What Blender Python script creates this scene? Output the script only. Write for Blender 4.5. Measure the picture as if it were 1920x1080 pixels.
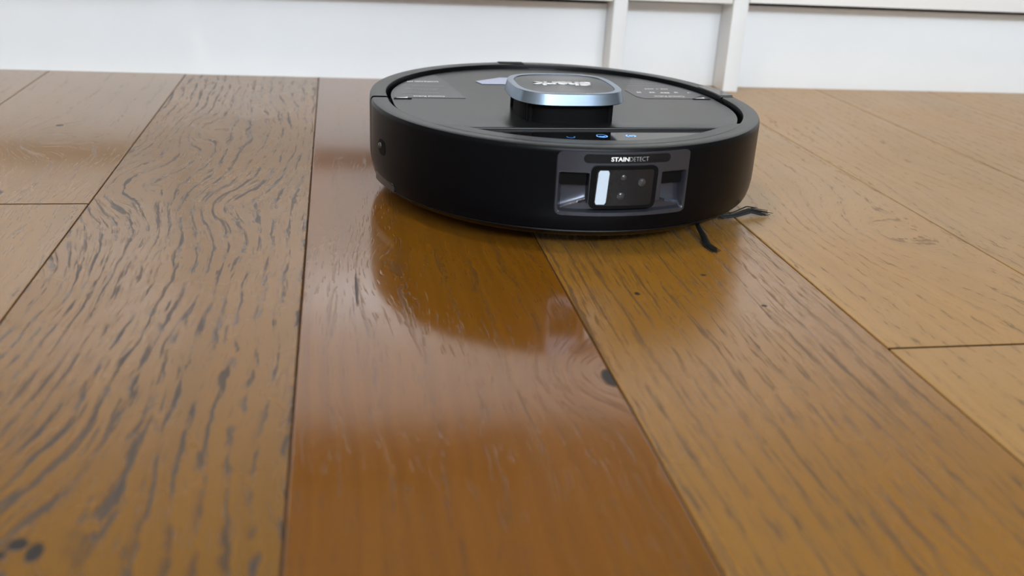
import bpy, bmesh, math, random
from mathutils import Vector, Matrix

for o in list(bpy.data.objects):
    bpy.data.objects.remove(o, do_unlink=True)
SC = bpy.context.scene
COL = SC.collection
PI = math.pi

# ------------------------------------------------------------------ camera
FPX, PITCH, ROLL, YAW, CAM_H = 1808.3231, 0.39493, 0.05243, 0.18851, 0.2578
fw = Vector((math.sin(YAW) * math.cos(PITCH), math.cos(YAW) * math.cos(PITCH), -math.sin(PITCH)))
rt = Vector((math.cos(YAW), -math.sin(YAW), 0))
up = rt.cross(fw)
r2 = math.cos(ROLL) * rt + math.sin(ROLL) * up
u2 = -math.sin(ROLL) * rt + math.cos(ROLL) * up
cam = bpy.data.cameras.new('camera')
cam.sensor_width = 36.0
cam.lens = FPX / 1920 * 36.0
cam.clip_start = 0.02
cam.dof.use_dof = True
cam.dof.focus_distance = 0.80
cam.dof.aperture_fstop = 6.3
cob = bpy.data.objects.new('camera', cam)
M = Matrix((r2, u2, -fw)).transposed().to_4x4()
M.translation = Vector((0, 0, CAM_H))
cob.matrix_world = M
COL.objects.link(cob)
SC.camera = cob

# ------------------------------------------------------------------ light
SC.view_settings.view_transform = 'Standard'
SC.view_settings.look = 'None'
SC.view_settings.gamma = 1.0
SC.view_settings.use_curve_mapping = False
SC.view_settings.exposure = 0.0
SC.cycles.blur_glossy = 0.1
SC.cycles.sample_clamp_indirect = 4.0

W = bpy.data.worlds.new('daylight')
SC.world = W
W.use_nodes = True
W.node_tree.nodes['Background'].inputs[0].default_value = (0.75, 0.86, 1.0, 1)
W.node_tree.nodes['Background'].inputs[1].default_value = 1.0

# daylight coming in through the transom window behind the camera
WIN_X0, WIN_X1, WIN_Z0, WIN_Z1, ROOM_Y0 = -1.70, 2.40, 2.28, 2.95, -4.2
la = bpy.data.lights.new('window_daylight', 'AREA')
la.shape = 'RECTANGLE'
la.size, la.size_y = WIN_X1 - WIN_X0 - 0.02, WIN_Z1 - WIN_Z0 - 0.02
la.energy = 288
la.color = (0.82, 0.91, 1.0)
lo = bpy.data.objects.new('window_daylight', la)
lo.location = ((WIN_X0 + WIN_X1) / 2, ROOM_Y0 - 0.03, (WIN_Z0 + WIN_Z1) / 2)
lo.rotation_euler = (PI / 2, 0, 0)
COL.objects.link(lo)
# unseen warm fill light, added below the ceiling to lift the ambient
lc = bpy.data.lights.new('unseen_fill', 'AREA')
lc.shape = 'DISK'
lc.size = 0.5
lc.energy = 30
lc.color = (1.0, 0.86, 0.68)
lco = bpy.data.objects.new('unseen_fill', lc)
lco.location = (-1.1, 0.1, 3.06)
COL.objects.link(lco)

# ------------------------------------------------------------------ helpers
def tag(o, label=None, cat=None, kind=None, group=None):
    if label: o['label'] = label
    if cat: o['category'] = cat
    if kind: o['kind'] = kind
    if group: o['group'] = group
    return o

def empty(name, loc=(0, 0, 0), rz=0.0):
    o = bpy.data.objects.new(name, None)
    o.location = loc
    o.rotation_euler = (0, 0, rz)
    o.empty_display_size = 0.05
    COL.objects.link(o)
    return o

def link(name, me, mat, parent=None):
    if mat and not me.materials: me.materials.append(mat)
    o = bpy.data.objects.new(name, me)
    o.parent = parent
    COL.objects.link(o)
    return o

def obj(name, bm, mat, parent=None, smooth=None):
    bmesh.ops.recalc_face_normals(bm, faces=bm.faces)
    me = bpy.data.meshes.new(name)
    bm.to_mesh(me); bm.free()
    if smooth is not None:
        for p in me.polygons: p.use_smooth = True
        me.set_sharp_from_angle(angle=math.radians(smooth))
    return link(name, me, mat, parent)

def box(bm, x0, x1, y0, y1, z0, z1, bev=0.0, seg=2):
    vs = [bm.verts.new((x, y, z)) for z in (z0, z1) for y in (y0, y1) for x in (x0, x1)]
    fs = [(0, 2, 3, 1), (4, 5, 7, 6), (0, 1, 5, 4), (2, 6, 7, 3), (0, 4, 6, 2), (1, 3, 7, 5)]
    faces = [bm.faces.new([vs[i] for i in f]) for f in fs]
    if bev:
        es = list({e for f in faces for e in f.edges})
        bmesh.ops.bevel(bm, geom=es, offset=bev, segments=seg, profile=0.5, affect='EDGES')
    return bm

def boxobj(name, dims, mat, parent=None, bev=0.0, seg=2, smooth=40):
    return obj(name, box(bmesh.new(), *dims, bev=bev, seg=seg), mat, parent, smooth if bev else None)

def prism(bm, pts, z0, z1, bev=0.0, seg=2):
    """vertical prism with the outline pts; the top edge bevelled"""
    b = [bm.verts.new((x, y, z0)) for x, y in pts]
    t = [bm.verts.new((x, y, z1)) for x, y in pts]
    n = len(pts)
    for i in range(n):
        j = (i + 1) % n
        bm.faces.new((b[i], b[j], t[j], t[i]))
    top = bm.faces.new(t)
    bm.faces.new(b[::-1])
    if bev:
        bmesh.ops.bevel(bm, geom=list(top.edges), offset=bev, segments=seg, profile=0.5, affect='EDGES')
    return bm

def sweep(bm, path, prof):
    """path: [(x,y,nx,ny)], prof: closed loop of (off,z)"""
    rows = [[bm.verts.new((x + nx * o, y + ny * o, z)) for o, z in prof] for x, y, nx, ny in path]
    m = len(prof)
    for a, b in zip(rows, rows[1:]):
        for i in range(m):
            j = (i + 1) % m
            bm.faces.new((a[i], a[j], b[j], b[i]))
    bm.faces.new(rows[0]); bm.faces.new(rows[-1][::-1])
    return bm

def lathe(bm, prof, n=48, cx=0, cy=0):
    rings = []
    for r, z in prof:
        rings.append([bm.verts.new((cx + r * math.cos(2 * PI * i / n), cy + r * math.sin(2 * PI * i / n), z)) for i in range(n)])
    for a, b in zip(rings, rings[1:]):
        for i in range(n):
            j = (i + 1) % n
            bm.faces.new((a[i], a[j], b[j], b[i]))
    bm.faces.new(rings[0][::-1]); bm.faces.new(rings[-1])
    return bm

def tube(bm, pts, rad, n=6):
    """rad: list of radii, one per point"""
    rows = []
    for i, p in enumerate(pts):
        p = Vector(p)
        d = (Vector(pts[min(i + 1, len(pts) - 1)]) - Vector(pts[max(i - 1, 0)])).normalized()
        a = d.cross(Vector((0, 0, 1)))
        if a.length < 1e-4: a = Vector((1, 0, 0))
        a.normalize(); b = a.cross(d)
        rows.append([bm.verts.new(p + rad[i] * (math.cos(2 * PI * k / n) * a + math.sin(2 * PI * k / n) * b)) for k in range(n)])
    for r0, r1 in zip(rows, rows[1:]):
        for k in range(n):
            j = (k + 1) % n
            bm.faces.new((r0[k], r0[j], r1[j], r1[k]))
    bm.faces.new(rows[0][::-1]); bm.faces.new(rows[-1])
    return bm

# ---- node helper: arithmetic on sockets
class NT:
    def __init__(s, name):
        s.m = bpy.data.materials.new(name); s.m.use_nodes = True
        s.t = s.m.node_tree; s.n = s.t.nodes
        s.b = s.n['Principled BSDF']
    def new(s, ty): return s.n.new(ty)
    def put(s, sock, v):
        if isinstance(v, E): v = v.s
        if isinstance(v, (int, float)): sock.default_value = v
        elif isinstance(v, tuple): sock.default_value = v if len(v) == len(sock.default_value) else v + (1,)
        else: s.t.links.new(v, sock)
    def math(s, op, a, b=0.0, c=None, clamp=False):
        n = s.new('ShaderNodeMath'); n.operation = op; n.use_clamp = clamp
        s.put(n.inputs[0], a); s.put(n.inputs[1], b)
        if c is not None: s.put(n.inputs[2], c)
        return E(s, n.outputs[0])
    def comb(s, x, y, z):
        n = s.new('ShaderNodeCombineXYZ')
        for i, v in enumerate((x, y, z)): s.put(n.inputs[i], v)
        return E(s, n.outputs[0])
    def noise(s, vec, scale=1.0, detail=2.0, rough=0.5):
        n = s.new('ShaderNodeTexNoise'); s.put(n.inputs['Vector'], vec)
        n.inputs['Scale'].default_value = scale; n.inputs['Detail'].default_value = detail; n.inputs['Roughness'].default_value = rough
        return E(s, n.outputs[0])
    def smooth(s, v, a, b):
        n = s.new('ShaderNodeMapRange'); n.interpolation_type = 'SMOOTHSTEP'
        s.put(n.inputs[0], v); s.put(n.inputs[1], a); s.put(n.inputs[2], b)
        return E(s, n.outputs[0])
    def mix(s, f, a, b, blend='MIX'):
        n = s.new('ShaderNodeMix'); n.data_type = 'RGBA'; n.blend_type = blend
        s.put(n.inputs[0], f); s.put(n.inputs[6], a); s.put(n.inputs[7], b)
        return E(s, n.outputs[2])
class E:
    def __init__(s, nt, sock): s.nt, s.s = nt, sock
    def __add__(s, o): return s.nt.math('ADD', s, o)
    def __radd__(s, o): return s.nt.math('ADD', s, o)
    def __sub__(s, o): return s.nt.math('SUBTRACT', s, o)
    def __rsub__(s, o): return s.nt.math('SUBTRACT', o, s)
    def __mul__(s, o): return s.nt.math('MULTIPLY', s, o)
    def __rmul__(s, o): return s.nt.math('MULTIPLY', s, o)

def mat(name, col, rough=0.5, metal=0.0, spec=0.5, emit=None, estr=0.0, bump=0.0, bscale=400.0, coat=0.0, mottled=0.06, rvar=0.0):
    t = NT(name)
    tc = t.new('ShaderNodeTexCoord')
    nz = t.noise(tc.outputs['Object'], bscale, 3.0)
    c = t.mix(nz, tuple(x * (1 - mottled) for x in col), tuple(min(1, x * (1 + mottled)) for x in col))
    t.put(t.b.inputs['Base Color'], c)
    if rvar:
        t.put(t.b.inputs['Roughness'], rough + (t.noise(tc.outputs['Object'], 23.0, 3.0) - 0.5) * rvar)
    else:
        t.b.inputs['Roughness'].default_value = rough
    t.b.inputs['Metallic'].default_value = metal
    t.b.inputs['Specular IOR Level'].default_value = spec
    t.b.inputs['Coat Weight'].default_value = coat
    if emit:
        t.b.inputs['Emission Color'].default_value = emit + (1,)
        t.b.inputs['Emission Strength'].default_value = estr
    if bump:
        b = t.new('ShaderNodeBump'); b.inputs['Strength'].default_value = bump; b.inputs['Distance'].default_value = 0.0003
        t.put(b.inputs['Height'], nz); t.t.links.new(b.outputs[0], t.b.inputs['Normal'])
    return t.m

def wood(name, base=(0.235, 0.09, 0.012), tone=(0.19, 0.08, 0.015), dark=(0.05, 0.035, 0.025), freq=55.0, ring=0.5, pore=0.8,
         warp=0.014, knots=(), spots=(), rough=0.30, seed=0.0, ringw=0.35, porelen=22.0, porew=420.0, poreth=0.60, blotch=0.4, rag=0.45, fineamt=0.35, finew=1.9):
    """Oiled oak. knots: (x, y, amplitude in rings, sx, sy) bend the growth rings; spots: (x, y, rx, ry) dark resin marks."""
    t = NT(name)
    g = t.new('ShaderNodeNewGeometry')
    sp = t.new('ShaderNodeSeparateXYZ'); t.t.links.new(g.outputs['Position'], sp.inputs[0])
    oi = t.new('ShaderNodeObjectInfo')
    rnd = E(t, oi.outputs['Random']) * 37.0 + seed
    X, Y = E(t, sp.outputs[0]), E(t, sp.outputs[1])
    w1 = t.noise(t.comb(X * 9.0, Y * 3.2, rnd), 1.0, 2.0)
    w2 = t.noise(t.comb(X * 45.0, Y * 22.0, rnd), 1.0, 2.0)
    v = (X + (w1 - 0.5) * (warp * 4.0) + (w2 - 0.5) * (warp * 0.55)) * freq
    for kx, ky, amp, sx, sy in knots:
        dx, dy = (X - kx) * (1.0 / sx), (Y - ky) * (1.0 / sy)
        v = v + t.math('EXPONENT', (dx * dx + dy * dy) * -1.0) * amp
    w3 = t.noise(t.comb(X * 240.0, Y * 85.0, rnd + 21.0), 1.0, 2.0)
    ph = t.math('FRACT', v + (w3 - 0.5) * rag + 100.0)
    band = t.smooth(ph, 1.0 - ringw, 0.93) * (1.0 - t.smooth(ph, 0.955, 1.0))
    # pores: short dark strokes that run with the growth rings
    xs = v * (1.0 / freq)
    p1 = t.noise(t.comb(xs * porew, Y * porelen, rnd), 1.0, 2.0, 0.6)
    p2 = t.noise(t.comb(xs * (porew * finew), Y * (porelen * 1.6), rnd + 5.0), 1.0, 1.0)
    pm = t.noise(t.comb(X * 14.0, Y * 6.0, rnd + 9.0), 1.0, 2.0)
    pores = t.smooth(p1 + band * 0.16 + (pm - 0.5) * 0.35, poreth, poreth + 0.10)
    fine = t.smooth(p2 + band * 0.05, 0.62, 0.72)
    cl = t.noise(t.comb(X * 7.0, Y * 3.0, rnd + 3.0), 1.0, 3.0)
    col = t.mix(t.smooth(cl, 0.35, 0.68), base, tone)
    st = t.noise(t.comb(xs * 160.0, Y * 3.0, rnd + 2.0), 1.0, 2.0)
    col = t.mix(t.smooth(st, 0.3, 0.75) * blotch, col, tuple(c * 0.62 for c in base))
    brk = t.noise(t.comb(X * 30.0, Y * 14.0, rnd + 7.0), 1.0, 2.0)
    dash = t.noise(t.comb(X * 110.0, Y * 48.0, rnd + 13.0), 1.0, 2.0)
    ringmask = band * ring * t.smooth(brk, 0.30, 0.60) * t.smooth(dash, 0.44, 0.58)
    col = t.mix(ringmask, col, dark)
    dk = t.math('MAXIMUM', pores * pore, fine * (pore * fineamt))
    sm_ = t.math('MULTIPLY', X, 0.0)
    for sx_, sy_, rx, ry in spots:
        dx, dy = (X - sx_) * (1.0 / rx), (Y - sy_) * (1.0 / ry)
        r = dx * dx + dy * dy + (w2 - 0.5) * 1.6
        sm_ = t.math('MAXIMUM', sm_, 1.0 - t.smooth(r, 0.5, 1.25))
    col = t.mix(dk, col, dark)
    col = t.mix(sm_, col, tuple(c * 0.22 for c in dark))
    dk = t.math('MAXIMUM', dk, sm_)
    t.b.inputs['IOR'].default_value = 1.68
    t.put(t.b.inputs['Base Color'], col)
    rn = t.noise(t.comb(X * 12.0, Y * 9.0, rnd + 1.0), 1.0, 3.0)
    t.put(t.b.inputs['Roughness'], rough + (rn - 0.5) * (rough * 0.45) + dk * 0.25)
    b = t.new('ShaderNodeBump'); b.inputs['Strength'].default_value = 0.35; b.inputs['Distance'].default_value = 0.0006
    t.put(b.inputs['Height'], 1.0 - dk * 0.8 - ringmask * 0.35 - fine * 0.25)
    t.t.links.new(b.outputs[0], t.b.inputs['Normal'])
    return t.m

# ------------------------------------------------------------------ materials
M_white = mat('white_lacquer', (0.725, 0.745, 0.765), 0.20, bscale=30, mottled=0.015)
M_door = mat('gloss_white_lacquer', (0.80, 0.80, 0.80), 0.20, spec=1.0, bscale=30, mottled=0.015)
M_wall = mat('wall_paint', (0.55, 0.54, 0.52), 0.7, bump=0.2, bscale=300, mottled=0.02)
M_ceil = mat('ceiling_paint', (0.82, 0.82, 0.80), 0.8, bscale=200, mottled=0.02)
M_brown = mat('dark_block_brown', (0.03, 0.018, 0.010), 0.5, bscale=40, mottled=0.2)
M_gap = mat('subfloor', (0.06, 0.032, 0.014), 0.9, bscale=50, mottled=0.2)
M_body = mat('black_plastic', (0.0012, 0.0017, 0.0028), 0.30, spec=0.11, bump=0.05, bscale=1500)
M_rim = mat('black_satin_rim', (0.014, 0.0145, 0.015), 0.36, bump=0.06, bscale=1800)
M_lid = mat('black_satin_lid', (0.009, 0.0095, 0.010), 0.28, spec=0.32, bump=0.03, bscale=1800)
M_gloss = mat('gloss_black', (0.006, 0.006, 0.007), 0.07)
M_dark = mat('matte_black', (0.0022, 0.0022, 0.0024), 0.6, spec=0.10)
M_gun = mat('gunmetal_paint', (0.060, 0.065, 0.084), 0.23, metal=0.7, bump=0.05, bscale=2500)
M_pill = mat('dark_badge', (0.006, 0.006, 0.0075), 0.35, spec=0.2)
M_led = mat('led_diffuser', (0.36, 0.42, 0.48), 0.4, emit=(0.62, 0.80, 1.0), estr=0.28)
M_icon = mat('backlit_icon', (0.1, 0.25, 0.6), 0.4, emit=(0.16, 0.45, 1.0), estr=1.1)
M_icon_dim = mat('backlit_icon_dim', (0.02, 0.08, 0.2), 0.4, emit=(0.05, 0.25, 0.7), estr=0.7)
M_print = mat('white_print', (0.88, 0.89, 0.90), 0.45)
M_printd = mat('grey_print', (0.30, 0.30, 0.31), 0.45)
M_film = mat('print_film', (0.050, 0.050, 0.060), 0.32)
M_tab = mat('lavender_tab', (0.42, 0.47, 0.66), 0.35)
M_rubber = mat('rubber', (0.01, 0.01, 0.01), 0.8)
M_lens = mat('camera_lens', (0.05, 0.05, 0.055), 0.10, metal=0.4)
M_chrome = mat('bright_lettering', (0.80, 0.81, 0.83), 0.28, metal=0.35)
M_bristle = mat('black_bristle', (0.008, 0.008, 0.008), 0.6)

def brushed(name, col, rough, aniso, axis):
    t = NT(name)
    tc = t.new('ShaderNodeTexCoord')
    nz = t.noise(tc.outputs['Object'], 900.0, 2.0)
    t.put(t.b.inputs['Base Color'], t.mix(nz, tuple(c * 0.93 for c in col), col))
    t.b.inputs['Metallic'].default_value = 1.0
    t.b.inputs['Roughness'].default_value = rough
    t.b.inputs['Anisotropic'].default_value = aniso
    tg = t.new('ShaderNodeTangent'); tg.direction_type = 'RADIAL'; tg.axis = axis
    t.t.links.new(tg.outputs[0], t.b.inputs['Tangent'])
    return t.m
M_ring = brushed('brushed_steel_ring', (0.235, 0.30, 0.385), 0.27, 0.0, 'Z')
M_plate = brushed('dark_spun_plate', (0.115, 0.118, 0.125), 0.30, 0.75, 'Z')

# ------------------------------------------------------------------ floor
floor = empty('floor'); tag(floor, kind='structure', label='brown oak plank floor with dark seams')
FX0, FX1, FY0, FY1 = -2.0, 2.5, -4.2, 1.86
boxobj('subfloor', (FX0, FX1, FY0, FY1, -0.05, -0.012), M_gap, floor)
XS = [-0.380, -0.204, -0.0266, 0.1525, 0.3384, 0.5175, 0.700]
while XS[0] > FX0 + 0.18: XS.insert(0, XS[0] - 0.18)
while XS[-1] < FX1 - 0.18: XS.append(XS[-1] + 0.182)
row_of = {round(x, 4): i for i, x in enumerate(XS)}
i0 = min(range(len(XS)), key=lambda i: abs(XS[i] + 0.380))     # row left of which seam 0 lies

W_swirl = wood('oak_swirled', base=(0.222, 0.100, 0.0115), tone=(0.182, 0.086, 0.0115), dark=(0.045, 0.034, 0.030), freq=88.0, ring=0.78, pore=0.85, warp=0.011,
               knots=((-0.192, 0.859, 3.2, 0.055, 0.085), (-0.150, 1.06, 2.6, 0.030, 0.07), (-0.06, 1.02, -1.6, 0.03, 0.12), (-0.10, 0.80, 2.0, 0.035, 0.05),
                      (-0.15, 0.345, 3.5, 0.045, 0.07), (-0.20, 0.60, -2.0, 0.05, 0.10)),
               spots=((-0.1325, 0.3500, 0.0050, 0.0050), (-0.1248, 0.3445, 0.0042, 0.0080), (-0.1395, 0.3435, 0.0052, 0.005)),
               rough=0.27, ringw=0.48, porelen=26, porew=380, poreth=0.63, blotch=0.25)
W_wet = wood('oak_polished', base=(0.190, 0.068, 0.0042), tone=(0.172, 0.070, 0.006), dark=(0.06, 0.035, 0.02), freq=42.0, ring=0.12, pore=0.35, warp=0.008,
             knots=((0.150, 0.478, 3.0, 0.030, 0.035), (0.02, 0.66, 0.8, 0.02, 0.08)),
             spots=((0.1505, 0.472, 0.0050, 0.0100), (0.0095, 0.610, 0.0011, 0.030)),
             rough=0.12, porelen=26, porew=520, poreth=0.68, fineamt=0.7, finew=1.3)
W_fine = wood('oak_straight_pored', base=(0.265, 0.12, 0.014), tone=(0.27, 0.128, 0.02), dark=(0.06, 0.034, 0.016), freq=70.0, ring=0.10, pore=0.66, warp=0.004,
              spots=((0.2022, 0.5933, 0.0022, 0.003), (0.2851, 0.5673, 0.0024, 0.0022), (0.262, 0.625, 0.0025, 0.002)),
              rough=0.27, porelen=22, porew=820, poreth=0.61, blotch=0.18, fineamt=1.0, finew=1.1)
W_pale = wood('oak_pale', base=(0.385, 0.205, 0.052), tone=(0.35, 0.195, 0.055), dark=(0.10, 0.06, 0.03), freq=60.0, ring=0.14, pore=0.55, warp=0.014,
              knots=((0.44, 0.70, 2.5, 0.045, 0.10), (0.60, 0.95, 1.5, 0.03, 0.09), (0.80, 1.15, 2.0, 0.05, 0.09)), rough=0.36, porelen=60, porew=700, poreth=0.67, blotch=0.25)
W_left = wood('oak_smooth', base=(0.245, 0.115, 0.016), tone=(0.21, 0.102, 0.017), dark=(0.09, 0.055, 0.03), freq=38.0, ring=0.15, pore=0.45, warp=0.012,
              knots=((-0.30, 1.02, 2.0, 0.04, 0.06),), spots=((-0.285, 0.835, 0.006, 0.007), (-0.292, 1.075, 0.004, 0.004)), rough=0.15, porelen=30, porew=420, poreth=0.70, blotch=0.3)
W_room = [wood('oak_room', freq=50.0, ring=0.35, pore=0.6, rough=0.33, seed=11.0), W_pale, W_left]

rng = random.Random(4)
M_joint = mat('joint_dirt', (0.045, 0.022, 0.009), 0.8, spec=0.1, bscale=300, mottled=0.4)
GAP = 0.0010
def plank(x0, x1, y0, y1, m, lab=None):
    bm = bmesh.new()
    dz = rng.uniform(-0.0002, 0.0)
    box(bm, x0 + GAP / 2, x1 - GAP / 2, y0 + 0.0014, y1 - 0.0014, -0.012, dz)
    es = [e for e in bm.edges if all(abs(v.co.z - dz) < 1e-6 for v in e.verts) and abs(e.verts[0].co.x - e.verts[1].co.x) < 1e-6]
    bmesh.ops.bevel(bm, geom=es, offset=0.0009, segments=2, profile=0.5, affect='EDGES')
    o = obj('plank', bm, m, floor)
    if lab: o['label'] = lab
    return o
for i in range(len(XS) - 1):
    k = i - i0
    x0, x1 = XS[i], XS[i + 1]
    if k == 0: cuts = [-2.4, -0.75, 0.804]; m = W_left
    elif k == 1: cuts = [-1.6, 0.10]; m = W_swirl
    elif k == 2: cuts = [-2.1, -0.25]; m = W_wet
    elif k == 3: cuts = [-1.3, 0.12]; m = W_fine
    elif k == 4: cuts = [-2.0, -1.0, 0.4975]; m = W_pale
    elif k == 5: cuts = [-2.5, -0.9, 0.22]; m = W_pale
    elif k == 6: cuts = [-1.5, 0.36]; m = W_pale
    elif k == -1: cuts = [-1.8, -0.1]; m = W_left
    else:
        c = FY0 + rng.uniform(0.3, 1.7); cuts = []
        while c < FY1 - 0.3: cuts.append(c); c += 1.75
        m = None
    ys = [FY0] + [c for c in cuts if FY0 + 0.1 < c < FY1 - 0.1] + [FY1]
    if -2 <= k <= 7:
        boxobj('joint_filler', (x0 - 0.0006, x0 + 0.0006, FY0, FY1, -0.0115, -0.0009), M_joint, floor)
    for c in ys[1:-1]:
        boxobj('joint_filler', (x0 + 0.0008, x1 - 0.0008, c - 0.00135, c + 0.00135, -0.011, -0.00045), M_joint, floor)
    for j, (a, b) in enumerate(zip(ys, ys[1:])):
        plank(x0, x1, a, b, m or W_room[(i + j) % 3])

# ------------------------------------------------------------------ room shell
def wall(name, dims, m=M_wall): return tag(boxobj(name, dims, m), kind='structure')
T = 0.12
RZ = 3.10
wall('wall_back', (FX0 - T, FX1 + T, FY1, FY1 + T, -0.05, RZ), mat('taupe_wall_paint', (0.17, 0.15, 0.125), 0.7, bscale=200))
wall('wall_left', (FX0 - T, FX0, ROOM_Y0 - T, FY1, -0.05, RZ))
wall('wall_right', (FX1, FX1 + T, ROOM_Y0 - T, FY1, -0.05, RZ))
bm = bmesh.new()
box(bm, FX0, FX1, ROOM_Y0 - T, ROOM_Y0, -0.05, WIN_Z0)
box(bm, FX0, FX1, ROOM_Y0 - T, ROOM_Y0, WIN_Z1, RZ)
box(bm, FX0, WIN_X0, ROOM_Y0 - T, ROOM_Y0, WIN_Z0, WIN_Z1)
box(bm, WIN_X1, FX1, ROOM_Y0 - T, ROOM_Y0, WIN_Z0, WIN_Z1)
tag(obj('wall_front', bm, M_wall), kind='structure')
tag(boxobj('ceiling', (FX0 - T, FX1 + T, ROOM_Y0 - T, FY1 + T, RZ, RZ + 0.1), M_ceil), kind='structure')
win = empty('window_1', ((WIN_X0 + WIN_X1) / 2, ROOM_Y0, WIN_Z0)); tag(win, kind='structure')
hw, hh = (WIN_X1 - WIN_X0) / 2, WIN_Z1 - WIN_Z0
bm = bmesh.new()
box(bm, -hw, hw, -0.05, 0.01, 0.0, 0.03); box(bm, -hw, hw, -0.05, 0.01, hh - 0.03, hh)
box(bm, -hw, -hw + 0.03, -0.05, 0.01, 0.03, hh - 0.03); box(bm, hw - 0.03, hw, -0.05, 0.01, 0.03, hh - 0.03)
obj('window_frame', bm, M_white, win)

# ------------------------------------------------------------------ cabinet
cab = empty('cabinet', (0, 1.3267, 0), math.atan(-0.03))
tag(cab, 'white built-in cabinet with recessed kick boards along the wall behind the black robot', 'cabinet')
CX0, CX1 = -1.60, 1.62
ga = [(-1.60, -1.58), (0.3716, 0.3916), (0.5413, 0.5634), (1.60, 1.62)]
for a, b in ga:
    boxobj('gable', (a, b, 0.0, 0.43, 0.0, 0.515), M_white, cab, 0.0012)
bm = bmesh.new()       # left kick board runs slightly out of line with the front
box(bm, -1.575, 0.371, 0.046, 0.062, 0.0, 0.112)
for v in bm.verts: v.co.y += (v.co.x + 0.44) * -0.012
obj('kick_board', bm, M_white, cab)
boxobj('kick_board', (0.392, 0.5408, 0.043, 0.06, 0.0, 0.116), M_white, cab, 0.0006)
boxobj('kick_board', (0.564, 1.5995, 0.037, 0.056, 0.0, 0.116), M_white, cab, 0.0006)
for x0, x1 in ((-1.578, 0.3714), (0.3918, 0.5411), (0.5636, 1.598)):
    boxobj('carcass', (x0, x1, 0.070, 0.42, 0.118, 0.5145), M_white, cab)
for x0, x1, z0, z1 in ((-0.790, -0.2200, 0.1165, 0.514), (-0.2025, 0.3702, 0.1195, 0.514), (-1.576, -0.793, 0.1165, 0.514),
                       (0.3922, 0.5398, 0.1215, 0.514), (0.5640, 1.080, 0.1235, 0.514), (1.083, 1.598, 0.1235, 0.514)):
    boxobj('door', (x0, x1, 0.0, 0.040, z0, z1), M_door, cab, 0.0010)
boxobj('worktop', (-1.62, 1.64, -0.006, 0.45, 0.5155, 0.530), M_white, cab, 0.002)
boxobj('unseen_dark_block', (-0.75, 0.285, 0.010, 0.37, 0.5305, 0.660), M_brown, cab, 0.003)  # unseen dark block, added for the dark band it reflects in the floor

# ------------------------------------------------------------------ robot vacuum
RX, RY = 0.1973, 0.8326
bot = empty('robot_vacuum', (RX, RY, 0), math.radians(1.5))
tag(bot, 'round black robot vacuum with a metal-rimmed sensor turret standing on the oak planks', 'robot vacuum')
R0, DY, ZR = 0.170, 0.0205, 0.085

def arc(cx, cy, r, a0, a1, n):
    return [(cx + r * math.cos(math.radians(a0 + (a1 - a0) * i / n)), cy + r * math.sin(math.radians(a0 + (a1 - a0) * i / n)),
             math.cos(math.radians(a0 + (a1 - a0) * i / n)), math.sin(math.radians(a0 + (a1 - a0) * i / n))) for i in range(n + 1)]

# bumper: the front half of the shell
prof = [(-0.024, 0.0130), (-0.0160, 0.0130), (-0.0110, 0.0140), (-0.0070, 0.0163), (-0.0036, 0.0195), (-0.0040, 0.0203), (-0.0025, 0.0215), (-0.0010, 0.0270), (-0.0002, 0.0330), (0, 0.040),
        (0, 0.0805), (-0.0003, 0.0828), (-0.0012, 0.0844), (-0.0026, 0.0850), (-0.0130, 0.0850), (-0.0142, 0.0846), (-0.0147, 0.0836), (-0.0148, 0.0700), (-0.024, 0.0700)]
PC, HP = 0.0065, 0.0530           # middle and half width of the sensor panel, as arc length on the bumper
ca, cb = 270 + math.degrees((PC - 0.0507) / R0), 270 + math.degrees((PC + 0.0507) / R0)
prof_cut = prof[:9] + [(0, 0.0356), (-0.0125, 0.0357), (-0.0125, 0.0696), (0, 0.0697)] + prof[10:]
bm = sweep(bmesh.new(), [(-R0, 0.0040, -1, 0)] + arc(0, 0, R0, 180, ca, 80), prof)
sweep(bm, arc(0, 0, R0, ca, cb, 40), prof_cut)
sweep(bm, arc(0, 0, R0, cb, 360, 72) + [(R0, 0.0150, 1, 0)], prof)
bumper = obj('bumper', bm, M_body, bot, 32)
me = bumper.data; me.materials.append(M_rim)
for p in me.polygons:
    if p.center.z > 0.0843: p.material_index = 1
# rear half of the shell
path = [(R0 - .0003, 0.0172, 1, 0)] + arc(0, DY, R0, 0, 180, 128) + [(-R0, 0.0100, -1, 0)]
rear = obj('rear_shell', sweep(bmesh.new(), path, [(o, z) for o, z in prof]), M_body, bot, 32)
me = rear.data; me.materials.append(M_rim)
for p in me.polygons:
    if p.center.z > 0.0843: p.material_index = 1
# inner body seen in the joints, and the underside
def plan(r, n=40):
    return [(x, y) for x, y, _, _ in arc(0, 0, r, 180, 360, n) + arc(0, DY, r, 0, 180, n)]
bm = bmesh.new(); prism(bm, plan(0.1535, 64), 0.0128, 0.0735)
obj('chassis', bm, M_dark, bot, 30)
for sx, ya, yb in ((-1, 0.002, 0.012), (1, 0.012, 0.020)):
    obj('joint_gasket', sweep(bmesh.new(), [(sx * 0.1645, ya, sx, 0), (sx * 0.1645, yb, sx, 0)], [(-0.01, 0.013), (0.0, 0.020), (0.001, 0.080), (-0.010, 0.083)]), M_dark, bot)
# raised front deck between the control strip and the bumper
DECK_R, LINE = 0.1462, -0.0905
a_out, a_in = math.degrees(math.asin(-LINE / 0.1574)), math.degrees(math.asin(-LINE / DECK_R))
outl = [(x, y) for x, y, _, _ in arc(0, 0, 0.1574, 180 + a_out, 360 - a_out, 60)] + [(x, y) for x, y, _, _ in arc(0, 0, DECK_R, 360 - a_in, 180 + a_in, 60)]
obj('front_deck', prism(bmesh.new(), outl, 0.0735, 0.08508, 0.0004), M_rim, bot, 30)
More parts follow.
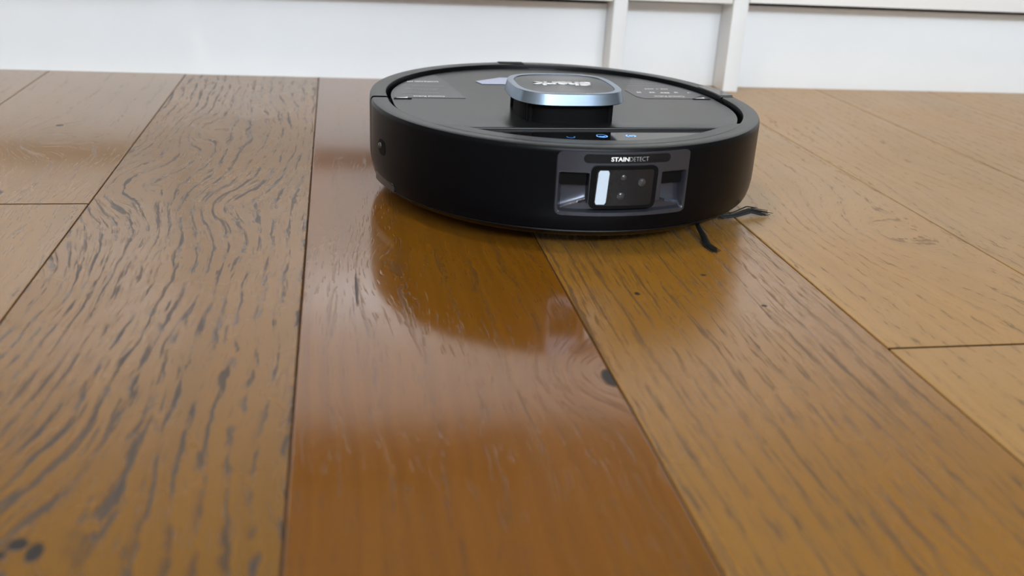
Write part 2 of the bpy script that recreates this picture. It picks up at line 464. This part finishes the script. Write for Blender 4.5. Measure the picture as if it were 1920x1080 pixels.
# glossy control strip with three backlit icons
strip = [(x, y) for x, y, _, _ in arc(0, 0, DECK_R - 0.0004, 180 + a_in, 360 - a_in, 60)]
cs = obj('control_strip', prism(bmesh.new(), strip, 0.0735, 0.0792), M_gloss, bot, 30)
cs['label'] = 'glossy black control strip with blue backlit icons'
bm = bmesh.new()
box(bm, 0.1005, 0.1030, -0.100, LINE + 0.0006, 0.0792, 0.0806)
bmesh.ops.rotate(bm, verts=bm.verts, cent=(0.102, -0.095, 0.08), matrix=Matrix.Rotation(math.radians(-38), 3, 'Z'))
obj('strip_rib', bm, M_dark, cs)
def icon(name, cx, cy, m, kind):
    bm = bmesh.new(); z = 0.0793
    def ringpart(r0, r1, a0, a1, n=20):
        p = arc(cx, cy, r1, a0, a1, n); q = arc(cx, cy, r0, a0, a1, n)
        A = [bm.verts.new((x, y, z)) for x, y, _, _ in p]; B = [bm.verts.new((x, y, z)) for x, y, _, _ in q]
        for i in range(n): bm.faces.new((A[i], A[i + 1], B[i + 1], B[i]))
    if kind == 0: ringpart(0.0025, 0.0035, 160, 380)
    elif kind == 1:
        ringpart(0.0036, 0.0046, 150, 400); ringpart(0.0010, 0.0026, 180, 360)
        ringpart(0.0052, 0.0057, 50, 130)
    else:
        ringpart(0.0030, 0.0044, 120, 230); ringpart(0.0002, 0.0018, 0, 360); ringpart(0.0028, 0.0042, -60, 50)
    return obj(name, bm, m, cs)
icon('control_icon', -0.0225, -0.1120, M_icon_dim, 0)
icon('control_icon', 0.0035, -0.1095, M_icon, 1)
icon('control_icon', 0.0275, -0.1090, M_icon, 2)

# lid
LID_R, LID_Z = 0.1512, 0.0812
al = math.degrees(math.asin(-LINE / LID_R))
outl = [(x, y) for x, y, _, _ in arc(0, 0, LID_R, -al, 0, 24) + arc(0, DY, LID_R, 0, 180, 96) + arc(0, 0, LID_R, 180, 180 + al, 24)]
lid = obj('lid', prism(bmesh.new(), outl, 0.0737, LID_Z, 0.0008, 2), M_lid, bot, 30)
def flat(name, pts, z, m, parent):
    bm = bmesh.new(); prism(bm, pts, z - 0.0002, z); return obj(name, bm, m, parent)
def inlid(a0, a1, r=0.1490, n=18):       # along the lid's rear edge (circle about the rear centre)
    return [(x, y) for x, y, _, _ in arc(0, DY, r, a0, a1, n)]
fl = flat('print_film', [(-0.0855, 0.0195), (-0.0925, 0.0890), (-0.1000, 0.1300 - .002)] + inlid(134, 180, 0.1485), LID_Z + 0.0003, M_film, lid)
fl['label'] = 'thin smoky film printed with small white text'
fr = flat('print_film', [(0.0760, 0.0620), (0.0780, 0.0330), (0.0830, 0.0250), (0.1300, 0.0250)] + inlid(8, 46, 0.1485), LID_Z + 0.0003, M_film, lid)
# text printed to be read from the far side
def text_mesh(body, size, bold=0.0, shear=0.0, depth=0.0, spacing=1.0):
    cu = bpy.data.curves.new('lettering', 'FONT')
    cu.body = body; cu.size = size; cu.offset = bold; cu.shear = shear; cu.extrude = depth
    cu.align_x = 'CENTER'; cu.align_y = 'CENTER'; cu.space_character = spacing; cu.resolution_u = 4
    o = bpy.data.objects.new('lettering', cu); COL.objects.link(o)
    dg = bpy.context.evaluated_depsgraph_get(); dg.update()
    me = bpy.data.meshes.new_from_object(o.evaluated_get(dg))
    bpy.data.objects.remove(o, do_unlink=True)
    return me
def print_text(name, body, cx, cy, z, width, height, m, parent, bold=0.0, shear=0.0, depth=0.0, turn=PI):
    me = text_mesh(body, 1.0, bold, shear, 0.0)
    xs = [v.co.x for v in me.vertices]; ys = [v.co.y for v in me.vertices]
    w, h = max(xs) - min(xs), max(ys) - min(ys)
    mx, my = (max(xs) + min(xs)) / 2, (max(ys) + min(ys)) / 2
    bm = bmesh.new(); bm.from_mesh(me)
    if depth:
        r = bmesh.ops.extrude_face_region(bm, geom=bm.faces[:])
        for e in r['geom']:
            if isinstance(e, bmesh.types.BMVert): e.co.z += 1.0
    c, s = math.cos(turn), math.sin(turn)
    for v in bm.verts:
        x, y = (v.co.x - mx) * width / w, (v.co.y - my) * height / h
        v.co = (cx + c * x - s * y, cy + s * x + c * y, z + (depth if v.co.z > 0.5 else 0))
    me2 = bpy.data.meshes.new(name); bm.to_mesh(me2); bm.free(); me2.materials.clear()
    return link(name, me2, m, parent)
ZP = LID_Z + 0.00045
print_text('lettering', 'Control Robot', -0.1175, 0.0255, ZP, 0.028, 0.0044, M_print, fl, bold=0.03)
print_text('lettering', 'DOWNLOAD APP', -0.1160, 0.0935, ZP, 0.0300, 0.0052, M_print, fl, bold=0.03)
print_text('lettering', 'Control Robot', 0.1110, 0.0345, ZP, 0.030, 0.0044, M_print, fr, bold=0.03)
def fineprint(parent, lines, m):
    """illegible small print: short strokes in rows"""
    bm = bmesh.new()
    for x0, x1, y, hgt in lines:
        x = x0
        while x < x1:
            w = rng.uniform(0.0008, 0.0026)
            w = min(w, x1 - x)
            vs = [bm.verts.new(p) for p in ((x, y - hgt / 2, ZP), (x + w, y - hgt / 2, ZP), (x + w, y + hgt / 2, ZP), (x, y + hgt / 2, ZP))]
            bm.faces.new(vs); x += w + rng.uniform(0.0003, 0.0009)
    o = obj('fine_print', bm, m, parent); o['kind'] = 'stuff'
fineprint(fl, [(-0.140, -0.106, 0.041, 0.0014), (-0.132, -0.107, 0.055, 0.0016), (-0.135, -0.105, 0.060, 0.0014), (-0.128, -0.098, 0.072, 0.0014), (-0.136, -0.112, 0.077, 0.0012)], M_printd)
fineprint(fr, [(0.098, 0.1075, 0.0690, 0.0026), (0.1095, 0.1118, 0.0690, 0.0026), (0.114, 0.122, 0.0690, 0.0026),
               (0.0845, 0.0885, 0.052, 0.005), (0.0970, 0.1025, 0.052, 0.004), (0.1080, 0.1170, 0.051, 0.004), (0.1225, 0.1260, 0.053, 0.004), (0.1355, 0.1385, 0.052, 0.003)], M_print)
fineprint(fr, [(0.084, 0.124, 0.085, 0.0016), (0.086, 0.122, 0.097, 0.0016), (0.088, 0.116, 0.108, 0.0016), (0.104, 0.121, 0.0465, 0.0014)], M_printd)
# finger tabs of the lid with a small printed arrow
for sx, x0, x1, y in ((-1, -0.1495, -0.134, 0.0155), (1, 0.1300, 0.1475, 0.0235)):
    t_ = boxobj('lid_tab', (x0, x1, y - 0.0006, y + 0.0006, LID_Z - 0.001, LID_Z + 0.0006), M_dark, lid)
    mx = (x0 + x1) / 2
    flat('arrow_mark', [(mx - 0.0050, y + 0.0035), (mx + 0.0045, y + 0.0030), (mx + 0.0052, y + 0.0078), (mx + 0.001, y + 0.0045)], ZP, M_print, t_)
ft = flat('peel_tab', [(-0.0640, 0.098), (-0.0600, 0.0850), (-0.0330, 0.0850), (-0.0180, 0.118), (-0.0370, 0.118)], LID_Z + 0.0005, M_tab, lid)
ft['label'] = 'lavender peel-off tab'
boxobj('rear_sensor_window', (-0.0262, 0.0005, 0.1755 + .0012, 0.1905 - 0.0004, 0.0765, 0.0853), M_dark, bot, 0.0006)
boxobj('lid_latch', (0.004, 0.034, 0.1700, 0.1768, 0.0735, 0.0815), M_gun, bot, 0.001)

# ---- sensor turret
LX, LY, LW, LD = -0.0118, -0.0378, 0.0955, 0.0950
def squircle(hx, hy, p=3.1, n=96):
    out = []
    for i in range(n):
        a = 2 * PI * i / n; c, s = math.cos(a), math.sin(a)
        out.append((LX + hx * math.copysign(abs(c) ** (2 / p), c), LY + hy * math.copysign(abs(s) ** (2 / p), s)))
    return out
def loft(bm, loops, close_top=True, close_bot=True):
    rows = [[bm.verts.new((x, y, z)) for x, y in pts] for pts, z in loops]
    n = len(rows[0])
    for a, b in zip(rows, rows[1:]):
        for i in range(n):
            j = (i + 1) % n
            bm.faces.new((a[i], a[j], b[j], b[i]))
    if close_bot: bm.faces.new(rows[0][::-1])
    if close_top: bm.faces.new(rows[-1])
    return bm
ZB, ZT = 0.0970, 0.1066
hx, hy = LW / 2, LD / 2
tur = obj('turret_base', loft(bmesh.new(), [(squircle(hx - .0075, hy - .0075), LID_Z - 0.004), (squircle(hx - .0080, hy - .0080), LID_Z + 0.001), (squircle(hx - .0085, hy - .0085), ZB + 0.001)]), M_dark, bot, 40)
ringo = obj('turret_ring', loft(bmesh.new(), [(squircle(hx - 0.0035, hy - 0.0035), ZB), (squircle(hx - 0.0004, hy - 0.0004), ZB + 0.0002), (squircle(hx, hy), ZB + 0.0008), (squircle(hx - 0.0022, hy - 0.0022), ZT - 0.0004), (squircle(hx - 0.0026, hy - 0.0026), ZT),
      (squircle(hx - 0.0072, hy - 0.0072), ZT), (squircle(hx - 0.0076, hy - 0.0076), ZT - 0.0004), (squircle(hx - 0.0077, hy - 0.0077), ZT - 0.0015), (squircle(hx - 0.02, hy - 0.02), ZT - 0.0016)]), M_ring, bot, 20)
ringo['label'] = 'brushed steel rim of the sensor turret'
pl = loft(bmesh.new(), [(squircle(hx - 0.0079, hy - 0.0079), ZT - 0.0014), (squircle(hx - 0.0079, hy - 0.0079), ZT - 0.0006)])
plate = obj('turret_plate', pl, M_plate, bot)
# move the plate's origin to its own centre so that the spun finish turns about it
plate.data.transform(Matrix.Translation((-LX, -LY, 0))); plate.location = (LX, LY, 0)
print_text('lettering', 'Shark', -0.0010, 0.000, ZT - 0.0006, 0.0510, 0.0140, M_chrome, plate, bold=0.045, shear=0.18, depth=0.0008)
for px, py in ((-0.0455, -0.0660), (0.0210, -0.0670), (-0.0480, -0.010), (0.0230, -0.010)):
    bm = bmesh.new(); lathe(bm, [(0.0030, LID_Z - .001), (0.0030, ZB + 0.0008)], 16, px, py)
    obj('turret_post', bm, M_dark, bot, 40)

# ---- everything that sits on the curved front of the bumper
def cyl_pt(u, v, r):
    a = -PI / 2 + u / R0
    return (r * math.cos(a), r * math.sin(a), v)
def halfw(v, v0, v1, hwid, rc):
    d = min(v - v0, v1 - v)
    if d >= rc: return hwid
    d = max(0.0, d)
    return hwid - rc + math.sqrt(max(0.0, rc * rc - (rc - d) ** 2))
def curved_plate(name, u0, u1, v0, v1, rc, rout, thick, m, parent, nu=24, nv=16, depth=None, lean=0.0, vs=None, us=None):
    """plate with rounded corners bent round the bumper; depth(u,v) sinks its face. lean shifts u with height."""
    bm = bmesh.new(); uc, hwid = (u0 + u1) / 2, (u1 - u0) / 2
    if vs is None:
        vs = []
        for i in range(nv + 1):
            t = i / nv
            vs.append(v0 + (v1 - v0) * (0.5 - 0.5 * math.cos(PI * t)) if depth is None else v0 + (v1 - v0) * t)
    if us is None: us = [2 * j / nu - 1 for j in range(nu + 1)]
    rows = []
    for v in vs:
        w = max(halfw(v, v0, v1, hwid, rc), hwid - rc)
        row = []
        for s in us:
            u = uc + s * w
            d = depth(u, v) if depth else 0.0
            row.append(bm.verts.new(cyl_pt(u + lean * (v - v0), v, rout - d)))
        rows.append(row)
    nr, nc = len(rows), len(us)
    for i in range(nr - 1):
        for j in range(nc - 1):
            bm.faces.new((rows[i][j], rows[i][j + 1], rows[i + 1][j + 1], rows[i + 1][j]))
    loop = rows[0][:] + [r[-1] for r in rows[1:]] + rows[-1][-2::-1] + [r[0] for r in rows[-2:0:-1]]
    ctr = []
    for p in loop:
        x, y, z = p.co; r = math.hypot(x, y); k = (rout - thick) / r
        ctr.append(bm.verts.new((x * k, y * k, z)))
    n = len(loop)
    for i in range(n):
        j = (i + 1) % n
        bm.faces.new((loop[i], loop[j], ctr[j], ctr[i]))
    return obj(name, bm, m, parent, 35)

def sm(x, a, b):
    t = max(0.0, min(1.0, (x - a) / (b - a))); return t * t * (3 - 2 * t)
def pdepth(u, v):
    a = abs(u - PC)
    # side bays: an upper opening and a ramp that comes forward towards the bottom
    side = sm(a, 0.0285, 0.0298) * (1 - sm(a, 0.0490, 0.0505)) * sm(v, 0.0362, 0.0378) * (1 - sm(v, 0.0655, 0.0665))
    v_in = 0.0384 + 0.0065 * max(0.0, min(1.0, 1 - (a - 0.0295) / 0.0200))      # the scoop's floor falls away outwards
    ramp = 0.0022 + 0.0056 * max(0.0, min(1.0, (v - v_in) / (0.0562 - v_in))) ** 0.30
    if v > 0.0562: ramp = 0.0085
    low = (1 - sm(a, 0.0485, 0.0505)) * sm(v, 0.0362, 0.0380) * (1 - sm(v, 0.0425, 0.0440))
    rim_ = sm(a, 0.0522, 0.0528) * 0.0008
    return max(side * ramp, low * 0.0036) + rim_
panel_us = [2 * j / 150 - 1 for j in range(151)]
panel_vs = [0.0335 + (0.0825 - 0.0335) * i / 76 for i in range(77)]
panel = curved_plate('sensor_panel', PC - HP, PC + HP, 0.0335, 0.0825, 0.0055, R0 + 0.0008, 0.0045, M_gun, bot, depth=pdepth, us=panel_us, vs=panel_vs)
panel['label'] = 'gunmetal sensor panel on the front of the bumper'
# lettered badge
pill = curved_plate('badge', -0.0270, 0.0405, 0.0742, 0.0808, 0.0033, R0 + 0.0012, 0.002, M_pill, panel, nu=40, nv=10)
def wrap_text(name, body, uc, vc, w, h, r, m, parent, bold):
    me = text_mesh(body, 1.0, bold)
    xs = [v.co.x for v in me.vertices]; ys = [v.co.y for v in me.vertices]
    ww, hh_ = max(xs) - min(xs), max(ys) - min(ys); mx, my = (max(xs) + min(xs)) / 2, (max(ys) + min(ys)) / 2
    for v in me.vertices:
        v.co = cyl_pt(uc + (v.co.x - mx) * w / ww, vc + (v.co.y - my) * h / hh_, r)
    me.materials.clear()
    return link(name, me, m, parent)
wrap_text('lettering', 'STAIN', -0.0001, 0.0773, 0.0136, 0.0033, R0 + 0.00135, M_print, pill, 0.03)
wrap_text('lettering', 'DETECT', 0.0146, 0.0773, 0.0150, 0.0033, R0 + 0.00135, M_printd, pill, -0.012)
# dark openings over the two ramps
for a, b in ((-0.0434, -0.0233), (0.0362, 0.0560)):
    curved_plate('sensor_opening', a, b, 0.0562, 0.0660, 0.0005, R0 - 0.0030, 0.002, M_dark, panel, nu=8, nv=2)
# camera window
camw = curved_plate('camera_housing', -0.0212, 0.0298, 0.0398, 0.0722, 0.0042, R0 + 0.0026, 0.010, M_dark, panel, nu=24, nv=14, lean=0.02)
face = curved_plate('camera_glass', -0.0176, 0.0262, 0.0424, 0.0698, 0.0020, R0 + 0.0030, 0.001, mat('smoked_glass', (0.008, 0.008, 0.009), 0.14, spec=0.30), camw, nu=20, nv=8, lean=0.02)
led = curved_plate('light_strip', -0.0170, -0.0090, 0.0434, 0.0692, 0.0010, R0 + 0.0033, 0.001, M_led, camw, nu=6, nv=6, lean=0.05)
led['label'] = 'pale lit strip of the camera window'
def lens(u, v, r, m):
    bm = bmesh.new(); c = Vector(cyl_pt(u, v, R0 + 0.0029)); nrm = Vector((c.x, c.y, 0)).normalized()
    side = Vector((-nrm.y, nrm.x, 0)); rows = []
    for k, (rr, o) in enumerate(((r * 1.25, 0), (r * 1.25, 0.0005), (r, 0.0006), (r * 0.75, 0.0009), (r * 0.4, 0.0012))):
        rows.append([bm.verts.new(c + nrm * o + rr * (math.cos(2 * PI * i / 20) * side + math.sin(2 * PI * i / 20) * Vector((0, 0, 1)))) for i in range(20)])
    for p, q in zip(rows, rows[1:]):
        for i in range(20): bm.faces.new((p[i], p[(i + 1) % 20], q[(i + 1) % 20], q[i]))
    bm.faces.new(rows[-1])
    return obj('lens', bm, m, camw, 60)
lens(0.0018, 0.0500, 0.0022, M_lens); lens(0.0175, 0.0600, 0.0024, M_lens); lens(0.0030, 0.0640, 0.0017, M_lens)
# side sensor with a small lens, and the smoked strip low on the left
sid = curved_plate('side_sensor', R0 * math.radians(-167.6 + 90), R0 * math.radians(-162.2 + 90), 0.0472, 0.0600, 0.0055, R0 + 0.0003, 0.001, M_dark, bot, nu=14, nv=12)
bm = bmesh.new()
bmesh.ops.create_uvsphere(bm, u_segments=16, v_segments=10, radius=0.0028)
bmesh.ops.translate(bm, verts=bm.verts, vec=cyl_pt(R0 * math.radians(-166.0 + 90), 0.0545, R0 - 0.0006))
obj('lens', bm, M_lens, sid, 60)
curved_plate('cliff_sensor_window', R0 * math.radians(-172 + 90), R0 * math.radians(-157 + 90), 0.0215, 0.0285, 0.001, R0 - 0.0004, 0.003, M_gloss, bot, nu=12, nv=4)
sweep_insert = sweep(bmesh.new(), arc(0, DY, R0, 0.5, 16, 12), [(-0.0140, 0.0848), (-0.0010, 0.0848), (-0.0014, 0.0855), (-0.0136, 0.0855)])  # gloss insert added on the rim to brighten it with the cabinet's reflection
obj('rim_reflection_insert', sweep_insert, M_gloss, bot, 30)['label'] = 'glossy insert added on the rear rim to mirror the white cabinet'
# wheels that carry it
for sx in (-1, 1):
    bm = bmesh.new(); lathe(bm, [(0.020, -0.009), (0.026, -0.008), (0.026, 0.008), (0.020, 0.009)], 28)
    bmesh.ops.rotate(bm, verts=bm.verts, cent=(0, 0, 0), matrix=Matrix.Rotation(PI / 2, 3, 'Y'))
    bmesh.ops.translate(bm, verts=bm.verts, vec=(sx * 0.112, 0.01, 0.026))
    obj('drive_wheel', bm, M_rubber, bot, 40)
bm = bmesh.new(); lathe(bm, [(0.008, -0.006), (0.011, -0.005), (0.011, 0.005), (0.008, 0.006)], 20)
bmesh.ops.rotate(bm, verts=bm.verts, cent=(0, 0, 0), matrix=Matrix.Rotation(PI / 2, 3, 'Y'))
bmesh.ops.translate(bm, verts=bm.verts, vec=(0.0, -0.115, 0.011))
obj('caster_wheel', bm, M_rubber, bot, 40)
# side brush: a hub with three bristle arms that droop on to the floor
HX, HY = 0.089, -0.087
bm = bmesh.new(); lathe(bm, [(0.009, 0.0035), (0.012, 0.0045), (0.012, 0.0110), (0.006, 0.0135)], 24, HX, HY)
brush = obj('side_brush', bm, M_dark, bot, 40)
def arm(pts, fan, n=42):
    bm = bmesh.new(); r = random.Random(len(bot.children))
    for i in range(n):
        q = []
        ox, oy, oz = r.gauss(0, 1), r.gauss(0, 1), abs(r.gauss(0, 1))
        for k, (x, y, z) in enumerate(pts):
            f = fan * (k / (len(pts) - 1)) ** 1.6 + 0.0006
            q.append((x + ox * f, y + oy * f, max(0.0006, z + (oz - 0.4) * f * 0.7)))
        if len(pts) > 1:
            e = Vector(q[-1]) - Vector(q[-2]); q[-1] = tuple(Vector(q[-2]) + e * r.uniform(0.7, 1.25))
        q[-1] = (q[-1][0], q[-1][1], max(0.0006, q[-1][2]))
        tube(bm, q, [0.00045] * (len(q) - 1) + [0.00025], 4)
    return obj('brush_arm', bm, M_bristle, brush)
arm([(HX, HY - 0.008, 0.009), (HX + 0.002, HY - 0.022, 0.008), (HX - 0.001, HY - 0.038, 0.0065), (HX - 0.002, HY - 0.052, 0.004), (HX - 0.004, HY - 0.066, 0.0015), (HX - 0.002, HY - 0.076, 0.0009)], 0.0012)
arm([(HX + 0.010, HY + 0.002, 0.009), (HX + 0.024, HY + 0.004, 0.006), (HX + 0.036, HY + 0.000, 0.0025), (HX + 0.050, HY + 0.003, 0.003), (HX + 0.064, HY + 0.008, 0.005), (HX + 0.078, HY + 0.008, 0.002)], 0.0022)
arm([(HX - 0.008, HY + 0.006, 0.009), (HX - 0.025, HY + 0.020, 0.006), (HX - 0.045, HY + 0.040, 0.002)], 0.002, 12)
